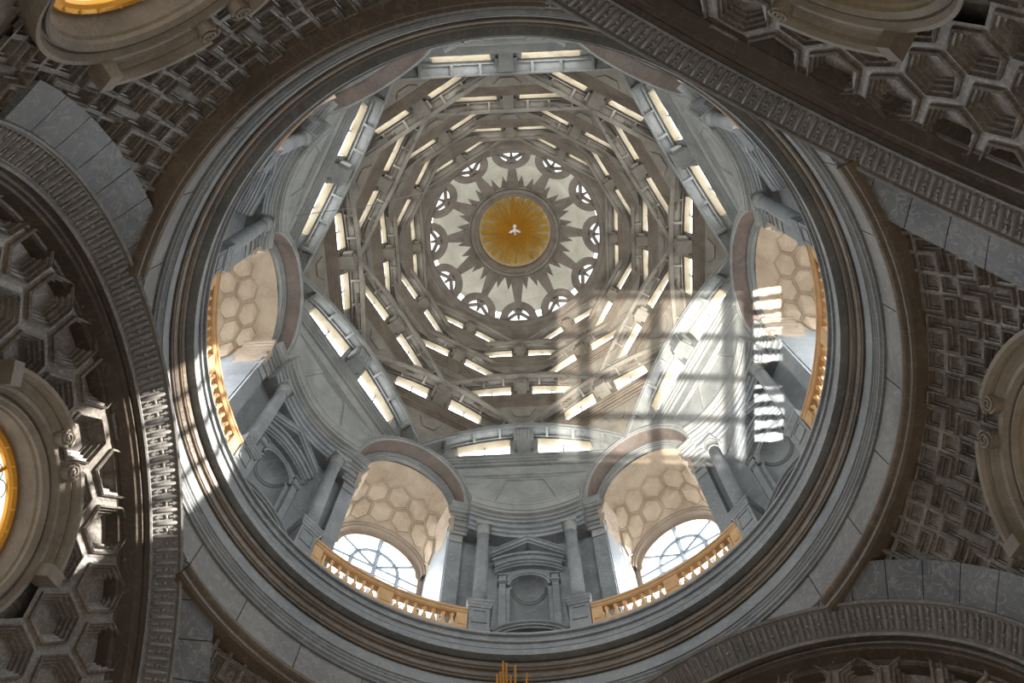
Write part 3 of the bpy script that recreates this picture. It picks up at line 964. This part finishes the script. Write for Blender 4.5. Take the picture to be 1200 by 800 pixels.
# ---- big windows
for k, az in enumerate(BAY):
    w = thing('window_%d' % (k + 1), (RG + 0.05, 0, Z0))
    x = RG + 0.08
    gh, gz, gr = 1.62, 33.0, 1.95
    def gp(u, kk=1.0):
        return (gh * kk * math.cos(u), gz + gr * kk * math.sin(u))
    # glass in two rows of panes between the bars
    pts = [(gh, Z0 + 0.8)] + [gp(PI * i / 24) for i in range(25)] + [(-gh, Z0 + 0.8)]
    MB().add([(x + 0.04, y, z) for y, z in pts], [tuple(range(len(pts)))]).build('pane', 'pane_big', w)
    # surrounding wall
    inn = [(gh, Z0)] + [gp(PI * i / 24) for i in range(25)] + [(-gh, Z0)]
    ou = [(2.4, Z0)] + [(2.4 * math.cos(PI * i / 24), 33.0 + 3.2 * math.sin(PI * i / 24)) for i in range(25)] + [(-2.4, Z0)]
    mb = MB()
    mb.grid([[(x - 0.06, y, z) for y, z in ou], [(x - 0.06, y, z) for y, z in inn], [(x + 0.2, y, z) for y, z in inn]])
    mb.box(x - 0.06, x + 0.2, -gh, gh, Z0, Z0 + 0.8)
    mb.build('window_surround', 'vault_rim', w)
    def barline(pts, wd=0.05):
        mb = MB()
        mb.tube([(x, y, z) for y, z in pts], wd, 4)
        return mb.build('glazing_bar', 'iron', w)
    barline([(0, Z0 + 0.8), (0, gz + gr)], 0.095)
    for zz in (28.6, 29.9, 31.2, 32.5):
        barline([(-gh, zz), (gh, zz)], 0.045)
    barline([(gh * 0.55, Z0 + 0.8), (gh * 0.55, gz)] + [gp(PI * i / 14, 0.55) for i in range(1, 14)] + [(-gh * 0.55, gz), (-gh * 0.55, Z0 + 0.8)], 0.085)
    for a in (35, 145):
        barline([(0.0, gz), gp(R(a))], 0.065)
    barline([(-gh, gz), (gh, gz)], 0.06)
    tag(w, kind='structure')
    spin(w, az)

# ------------------------------------------------------------------ spandrels below the first dome tier
for az in AED:
    sp = thing('spandrel', pol(8.2, 0, 35.5))
    def edge(z):
        # half angle left free by the neighbouring window arches at height z
        q = min(max((z - FZ) / (FR + 0.2), 0.0), 1.0)
        sy = (FH + 0.2) * math.sqrt(max(1 - q * q, 0))
        return 30.0 - math.degrees(math.asin(min(sy / 8.1, 1)))
    rows = []
    for j in range(13):
        z = 35.45 + (38.35 - 35.45) * j / 12
        ea = edge(z)
        q = j / 12
        row = []
        for i in range(15):
            a = -ea + 2 * ea * i / 14
            rr_ = 8.62 + (min(7.98 / math.cos(R(a)), 8.75) - 8.62) * q
            row.append(pol(rr_, a, z))
        rows.append(row)
    MB().grid(rows).build('spandrel_wall', 'web_low', sp)
    # raised trapezoid panel
    def tp(a, z, h):
        return pol(8.62 + (7.98 / math.cos(R(a)) - 8.62) * (z - 35.45) / 2.9 - h, a, z)
    lo, hi = 35.75, 37.45
    loops = []
    for d, h in ((0, 0.0), (0, 0.07), (0.6, 0.09), (0.8, 0.03)):
        loops.append([tp(-9.2 + d, lo + d * 0.1, h), tp(9.2 - d, lo + d * 0.1, h), tp(5.6 - d, hi - d * 0.1, h), tp(-5.6 + d, hi - d * 0.1, h)])
    mb = MB().grid(loops, closed_v=True)
    mb.f.append(tuple(range(len(mb.v) - 4, len(mb.v))))
    mb.build('spandrel_panel', 'web_low', sp)
    rows = []
    for i in range(13):
        y = -2.35 + 4.7 * i / 12
        rows.append([(8.14 - d, y, z) for d, z in ((0, 37.60), (0.06, 37.62), (0.06, 37.70), (0.13, 37.73), (0.13, 37.82), (0, 37.86))])
    MB().grid(rows, closed_v=True, caps=True).build('string_course', 'rib_low', sp)
    tag(sp, 'grey plaster spandrel with trapezoid panel above the %s niche' % NEAR[az], 'spandrel', 'spandrels between the window arches')
    spin(sp, az)

# ------------------------------------------------------------------ dome tiers of crossing segmental arches
T30 = math.tan(R(30))
#        edge r, crown z, end z, sill z, glass?
TIERS = [(6.93, 40.10, 38.35, 39.08), (6.31, 41.62, 40.30, 40.86), (5.53, 42.36, 41.55, 41.84), (4.93, 42.98, 42.35, 42.55), (4.35, 43.50, 42.98, 43.12), (3.92, 43.90, 43.48, 43.57)]
ORD = ['first', 'second', 'third', 'fourth', 'fifth', 'sixth']
for k, (re, zc, ze, zs) in enumerate(TIERS):
    f = re / 6.93
    t = thing('dome_arch', pol(re + 0.3, 0, ze))
    Lh = re * T30
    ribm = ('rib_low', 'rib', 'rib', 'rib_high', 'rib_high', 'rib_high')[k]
    def zf(tt):
        return zc - (zc - ze) * tt * tt
    def P(x, tt, z):
        return (x, tt * x * T30, z)
    def smax(x):
        # half length left free between the two arches of the tier below
        return 99.0 if k == 0 else (TIERS[k - 1][0] + 0.25 * f - x * math.cos(R(30))) / 0.5
    def PC(x, tt, z):
        m = max(smax(x), 0.05)
        return (x, max(-m, min(m, tt * x * T30)), z)
    NS = 28
    tl = [-1 + 2 * i / NS for i in range(NS + 1)]
    prof = [(0.55, 0.42), (0.02, 0.42), (0.0, 0.38), (0.0, 0.30), (0.05, 0.28), (0.05, 0.14), (0.0, 0.12), (0.0, 0.0), (0.07, -0.02), (0.09, 0.06), (0.20, 0.08), (0.42, 0.08), (0.55, 0.06)]
    gk = 1.0 if k == 0 else 1.3
    prof = [(d, z if z > 0.0 else z * gk) for d, z in prof]
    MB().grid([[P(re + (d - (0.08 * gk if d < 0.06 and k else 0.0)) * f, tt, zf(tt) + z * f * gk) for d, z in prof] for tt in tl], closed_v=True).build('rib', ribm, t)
    MB().grid([[P(re + 0.09 * f + d * f, tt, zf(tt) + z * f) for d, z in ((0.02, 0.055), (0.36, 0.055), (0.36, -0.02), (0.33, -0.03))] for tt in tl]).build('rib_soffit', 'web' if k else 'web_low', t)
    for tt in (-0.78, -0.5, -0.24, 0.24, 0.5, 0.78):
        if k > 3:
            break
        x0 = re + 0.02 * f
        y = tt * re * T30
        MB().box(x0, re + 0.46 * f, y - 0.05 * f, y + 0.05 * f, zf(tt) - 0.05 * f, zf(tt) + 0.09 * f).build('bracket', ribm, t)
    # window wall
    xw, xg = re + 0.55 * f, re + 0.80 * f
    def xs(z):
        # the wall of the tier leans back towards its ledge
        q = min(max((zc - z) / max(zc - zs, 0.01), 0.0), 1.0)
        return xw + (xg - xw) * q
    W0 = 0.13
    W1 = min(0.62, (smax(xg) - 0.12) / (xg * T30))
    def ztop(tt):
        return max(zf(tt) - 0.03 * f, zs + 0.05 * f)
    mb = MB()
    for (ta, tb) in ((-1.0, -W1), (-W0, W0), (W1, 1.0)):
        rr = [ta + (tb - ta) * i / 6 for i in range(7)]
        mb.grid([[PC(xg, a, zs - 0.05 * f) for a in rr], [PC(xw, a, zf(a) + 0.1 * f) for a in rr]])
    for (ta, tb) in ((-W1, -W0), (W0, W1)):
        rr = [ta + (tb - ta) * i / 8 for i in range(9)]
        mb.grid([[P(xw, a, ztop(a)) for a in rr], [P(xw, a, zf(a) + 0.1 * f) for a in rr]])
    mb.build('window_wall', 'web_low' if k == 0 else 'web', t)
    for s in (-1, 1):
        rr = [s * (W0 + (W1 - W0) * i / 8) for i in range(9)]
        w = MB()
        drop = 0.16 * f
        gz0 = zs + 0.02
        w.grid([[P(xg, a * 0.95, max(ztop(a) - drop, gz0 + 0.06)) for a in rr], [P(xg, a * 0.95, gz0) for a in rr]])
        pane = w.build('pane', 'pane_tier', t)
        rv = MB()
        rv.grid([[P(xw, a, ztop(a)) for a in rr], [P(xg + 0.02, a * 0.95, max(ztop(a) - drop, gz0 + 0.06)) for a in rr]])
        for a in (rr[0], rr[-1]):
            rv.add([P(xw, a, ztop(a)), P(xg, a, zs), P(xg + 0.02, a * 0.95, gz0), P(xg + 0.02, a * 0.95, max(ztop(a) - drop, gz0 + 0.06))], [(0, 1, 2, 3)])
        rv.build('reveal', 'reveal', t)
        am = s * (W0 + W1) / 2 * 0.95
        y = am * xg * T30
        MB().box(xg - 0.06 * f, xg - 0.005, y - 0.03 * f, y + 0.03 * f, gz0, max(ztop(am) - drop, gz0 + 0.06)).build('mullion', 'iron', pane)
    # fluted keystone block between the two windows
    kw = 0.27 * f
    zb = zs - 0.05 * f
    zt = zf(0) - 0.02
    out = []
    NF = 5
    for i in range(NF):
        yy0, yy1 = -kw + 2 * kw * i / NF, -kw + 2 * kw * (i + 1) / NF
        for q in range(5):
            a = PI * q / 4
            out.append((re + 0.14 * f - 0.05 * f * math.sin(a), yy0 + (yy1 - yy0) * q / 4))
    out += [(re + 0.9 * f, kw), (re + 0.9 * f, -kw)]
    ks = MB()
    ks.grid([[(x, y, zb) for x, y in out], [(x, y, zt) for x, y in out]], closed_v=True, caps=True)
    kb = ks.build('keystone', ribm, t)
    for s in (-1, 1):
        y0, y1 = sorted((s * kw * 1.02, s * kw * 1.5))
        MB().box(re + 0.22 * f, re + 0.6 * f, y0, y1, zb + 0.1 * f, zt - 0.08 * f).build('keystone_ear', ribm, kb)
    # stepped ledge under the windows
    TE = 0.90
    lp = [(1.3, 0.0), (0.78, 0.0), (0.75, -0.05), (0.75, -0.12), (0.84, -0.14), (0.84, -0.26), (0.92, -0.28), (0.92, -0.36), (1.0, -0.38), (1.0, -0.54), (1.10, -0.56), (1.10, -0.64), (1.20, -0.67), (1.20, -0.75), (1.3, -0.77)]
    LM = 'rib_low' if k == 0 else 'ledge'
    MB().grid([[PC(re + d * f, tt, zs + z * f) for d, z in lp] for tt in [TE * (-1 + 2 * i / 8) for i in range(9)]], closed_v=True, caps=True).build('ledge', LM, t)
    # web between the ledge and the springing of the arches below
    if k > 0:
        pr, pz, pe, ps = TIERS[k - 1]
        J = Vector((pr / math.cos(R(30)) + 0.05, 0, pe + 0.35 * f))
        xl = re + 1.2 * f
        A = Vector((xl, -max(smax(xl) + 0.25 * f, 0.5), zs - 0.74 * f))
        B = Vector((xl, max(smax(xl) + 0.25 * f, 0.5), zs - 0.74 * f))
        mb = MB()
        N = 8
        rows = []
        for i in range(N + 1):
            v = i / N
            a, b = A.lerp(J, v), B.lerp(J, v)
            rows.append([tuple(a.lerp(b, j / 8)) for j in range(9)])
        mb.grid(rows).build('web', 'web', t)
        nrm = (B - A).cross(J - A).normalized()
        if nrm.x > 0:
            nrm = -nrm
        def wp(v, w, h):
            a, b = A.lerp(J, v), B.lerp(J, v)
            return tuple(a.lerp(b, w) + nrm * h)
        loops = []
        for d, h in ((0, 0), (0, 0.05 * f), (0.02, 0.06 * f)):
            loops.append([wp(0.12 + d, 0.34 + d, h), wp(0.12 + d, 0.66 - d, h), wp(0.42 - d, 0.62 - d, h), wp(0.42 - d, 0.38 + d, h)])
        mb = MB().grid(loops, closed_v=True)
        mb.f.append(tuple(range(len(mb.v) - 4, len(mb.v))))
        mb.build('web_panel', 'web', t)
    tag(t, 'x', 'arch', 'segmental arches of the %s dome tier' % ORD[k])
    azs = AED if k % 2 == 0 else BAY
    ring_copies(t, azs, lambda az, k=k: ('%s-tier dome arch with paired slot windows and fluted keystone, at %s' % (ORD[k], clock(az))))

# ------------------------------------------------------------------ lantern
ZR = 44.30
tr = MB().revolve([(4.9, 44.75), (3.70, 44.75), (3.66, 44.70), (3.66, 44.62), (3.74, 44.60), (3.74, 44.50), (3.80, 44.46), (3.80, 44.38), (3.90, 44.36), (3.90, 44.26), (3.98, 44.22), (3.98, 44.14), (4.08, 44.12), (4.08, 44.04), (4.9, 44.0)], n=96).build('trim_7', 'starstone')
tag(tr, kind='structure')
# inner cup of pale plaster
cup = MB()
prof = [(3.72, 44.75), (3.78, 45.1), (3.80, 45.5), (3.74, 46.0), (3.60, 46.5), (3.3, 47.0), (2.9, 47.4), (2.3, 47.75), (1.75, 47.95)]
NA = 144
for i in range(NA):
    a0, a1 = 2 * PI * i / NA, 2 * PI * (i + 1) / NA
    for j in range(len(prof) - 1):
        (ra, za), (rb, zb_) = prof[j], prof[j + 1]
        # leave the arched lights open
        am = math.degrees((a0 + a1) / 2)
        d = abs(((am - 0 + 15) % 30) - 15)
        if j < 1 and d < 7.2:
            continue
        cup.add([(ra * math.cos(a0), ra * math.sin(a0), za), (ra * math.cos(a1), ra * math.sin(a1), za), (rb * math.cos(a1), rb * math.sin(a1), zb_), (rb * math.cos(a0), rb * math.sin(a0), zb_)], [(0, 1, 2, 3)])
o = cup.build('ceiling', 'cup', smooth=True)
tag(o, kind='structure')
lw = thing('lantern_window', (3.7, 0, 44.75))
def lp_(u, r, d):
    # the arched light leans inwards over the ring
    h = r * math.sin(u)
    return (3.66 - 0.80 * h - d * 0.6, r * math.cos(u), 44.76 + 0.62 * h - d * 0.8)
rows = []
for i in range(17):
    u = PI * i / 16
    rows.append([lp_(u, r, d) for d, r in ((0, 0.50), (0.10, 0.50), (0.13, 0.54), (0.13, 0.80), (0.10, 0.84), (0, 0.84))])
MB().grid(rows, closed_v=True, caps=True).build('arch_frame', 'starstone', lw)
MB().add([lp_(PI * i / 12, 0.52, -0.02) for i in range(13)], [tuple(range(13))]).build('pane', 'pane_arch', lw)
for s in (-1, 1):
    MB().tube([lp_(0.05 if s > 0 else PI - 0.05, 0.5, 0.03), lp_(PI / 2 + 0.35 * s, 0.5, 0.03)], 0.08, 4).build('tracery_bar', 'starstone', lw)
tag(lw, 'x', 'window', 'arched lights around the lantern')
ring_copies(lw, [30 * i for i in range(12)], lambda az: 'half-round lantern window with thick stone surround, at ' + clock(az))

for i in range(12):
    az = 30 * i + 15
    mb = MB()
    mb.grid([[pol(3.70, az - 5.5 + 11 * q / 4, z) for q in range(5)] for z in (45.55, 46.05)])
    o = mb.build('window_%d' % (i + 7), 'pane_lantern')  # glowing pane added to brighten the plaster cup
    tag(o, kind='structure')

# star: ring, twelve long rays, twenty four short points
st = thing('star_ring', (0, 0, 46.0))
MB().revolve([(2.10, 46.25), (2.08, 46.02), (2.02, 45.98), (1.98, 46.02), (1.94, 45.94), (1.84, 45.92), (1.80, 45.98), (1.76, 45.96), (1.70, 46.0), (1.66, 46.06), (1.62, 46.10), (1.60, 46.5), (1.66, 46.5), (2.1, 46.35)], n=72).build('ring', 'starstone', st)
def ray(a, r0, r1, w0, w1, z0, z1, th):
    mb = MB()
    c, s = math.cos(R(a)), math.sin(R(a))
    def q(r, w, z):
        return (r * c - w * s, r * s + w * c, z)
    mb.add([q(r0, -w0, z0), q(r1, -w1, z1), q(r1, w1, z1), q(r0, w0, z0), q(r0, -w0, z0 + th), q(r1, -w1, z1 + th), q(r1, w1, z1 + th), q(r0, w0, z0 + th)],
           [(0, 1, 2, 3), (4, 7, 6, 5), (0, 4, 5, 1), (3, 2, 6, 7), (1, 5, 6, 2), (0, 3, 7, 4)])
    return mb
for i in range(12):
    ray(30 * i, 2.04, 3.66, 0.30, 0.045, 46.04, 44.78, 0.14).build('ray', 'starstone', st)
for i in range(12):
    for d in (-5.6, 5.6):
        ray(30 * i + 15 + d, 2.05, 2.58, 0.19, 0.005, 46.08, 45.90, 0.12).build('short_point', 'starstone', st)
tag(st, 'dark stone star with twelve long rays around the golden centre', 'star')

# gilded sunburst on the closing disc
sb = thing('sunburst', (0, 0, 46.75))
MB().revolve([(0.0, 46.95), (0.6, 46.93), (1.1, 46.86), (1.75, 46.72), (1.75, 47.0), (0.0, 47.1)], n=48, closed=False).build('disc', 'disc', sb, smooth=True)
def disc_z(r):
    return 46.95 - 0.23 * (r / 1.75) ** 2
mbs = [MB() for _ in range(24)]
rnd = random.Random(3)
for i in range(192):
    a = 1.875 * i + rnd.uniform(-0.5, 0.5)
    big = (i % 8) in (0, 1, 2, 6, 7)
    r1 = (1.56 if big else rnd.uniform(0.75, 1.45))
    w = 0.013 if big else 0.008
    c, s = math.cos(R(a)), math.sin(R(a))
    r0 = 0.16
    mb = mbs[i // 8]
    q = lambda r, ww, h: (r * c - ww * s, r * s + ww * c, disc_z(r) - h)
    mb.add([q(r0, -0.006, 0.0), q(r1, -w, 0.0), q(r1, w, 0.0), q(r0, 0.006, 0.0), q(r0, 0, 0.05), q(r1, 0, 0.06)],
           [(0, 1, 5, 4), (4, 5, 2, 3), (1, 2, 5), (0, 4, 3)])
for mb in mbs:
    mb.build('ray_cluster', 'goldray', sb)
dv = MB()
def blob(c, rx, ry, rz, rot=0, n=10):
    rows = []
    cr, sr = math.cos(rot), math.sin(rot)
    for i in range(1, 7):
        e = -PI / 2 + PI * i / 7
        rows.append([(c[0] + (rx * math.cos(e) * math.cos(2 * PI * k / n)) * cr - (ry * math.cos(e) * math.sin(2 * PI * k / n)) * sr, c[1] + (rx * math.cos(e) * math.cos(2 * PI * k / n)) * sr + (ry * math.cos(e) * math.sin(2 * PI * k / n)) * cr, c[2] + rz * math.sin(e)) for k in range(n)])
    dv.grid(rows, closed_v=True, caps=True)
blob((0, 0, 46.86), 0.07, 0.16, 0.06)
blob((0, 0.18, 46.84), 0.05, 0.06, 0.05)
blob((0.14, 0.04, 46.87), 0.15, 0.06, 0.025, 0.5)
blob((-0.14, 0.04, 46.87), 0.15, 0.06, 0.025, -0.5)
blob((0, -0.19, 46.87), 0.09, 0.08, 0.02)
dv.build('dove_relief', 'dove', sb, smooth=True)
tag(sb, 'round golden sunburst with pale dove at the very centre of the dome', 'sunburst')

# ------------------------------------------------------------------ unseen outer casing, added to stop sun leaking through the cracks
cas = MB()
prof = [(11.6, 15.5), (11.6, 37.2), (9.6, 39.0), (9.2, 41.0), (8.4, 42.5), (7.4, 43.6), (6.4, 44.6), (5.2, 46.0), (4.6, 47.6), (3.0, 48.6), (0.01, 49.2)]
NA = 120
for i in range(NA):
    a0, a1 = 360 * i / NA, 360 * (i + 1) / NA
    for j in range(len(prof) - 1):
        (ra, za), (rb, zb_) = prof[j], prof[j + 1]
        segs = [(za, zb_)]
        if j == 0:
            d = abs((((a0 + a1) / 2 + 30) % 60) - 30)
            segs = [(15.5, 26.5), (35.6, 37.2)] if d < 9 else [(15.5, 37.2)]
        for (z0, z1) in segs:
            if j == 0:
                ra_, rb_ = 11.6, 11.6
            else:
                ra_, rb_ = ra, rb
            cas.add([pol(ra_, a0, z0), pol(ra_, a1, z0), pol(rb_, a1, z1), pol(rb_, a0, z1)], [(0, 1, 2, 3)])
o = cas.build('wall_outer', 'casing')
tag(o, kind='structure')

# ------------------------------------------------------------------ gilded glory on top of the central altar
al = thing('altar', (0, 0, 0))
rows = [(2.2, 0.0), (2.2, 1.0), (1.6, 1.1), (1.5, 3.0), (1.7, 3.2), (1.1, 3.4), (1.0, 6.0), (1.2, 6.2), (0.7, 6.4), (0.55, 9.0), (0.7, 9.2), (0.3, 9.5), (0.25, 11.2), (0.4, 11.3), (0.05, 11.5)]
MB().grid([[(r * math.cos(2 * PI * k / 24), r * math.sin(2 * PI * k / 24), z) for k in range(24)] for r, z in rows], closed_v=True, caps=True).build('pedestal', 'dark', al)
for (x, top) in ((-0.249, 12.96), (-0.205, 12.92), (-0.09, 12.855), (0.056, 12.68), (-0.322, 12.685), (-0.28, 12.737), (-0.149, 12.65)):
    MB().tube([(x * 0.7 - 0.03, 0, 11.4), (x, 0, top)], [0.022, 0.015], 6).build('gilded_ray', 'gold', al)
tag(al, 'tips of gilded rays rising above the altar at the bottom edge', 'altar')
cb = MB().tube([(-7.75, -2.45, 37.4), (-5.3, -2.3, 40.6), (-2.75, -2.45, 44.1)], 0.016, 5).build('cable', 'lead')
tag(cb, 'thin dark cable strung across the upper left of the dome', 'cable')
for o in bpy.data.objects:
    if '_b' in o.keys():
        del o['_b']
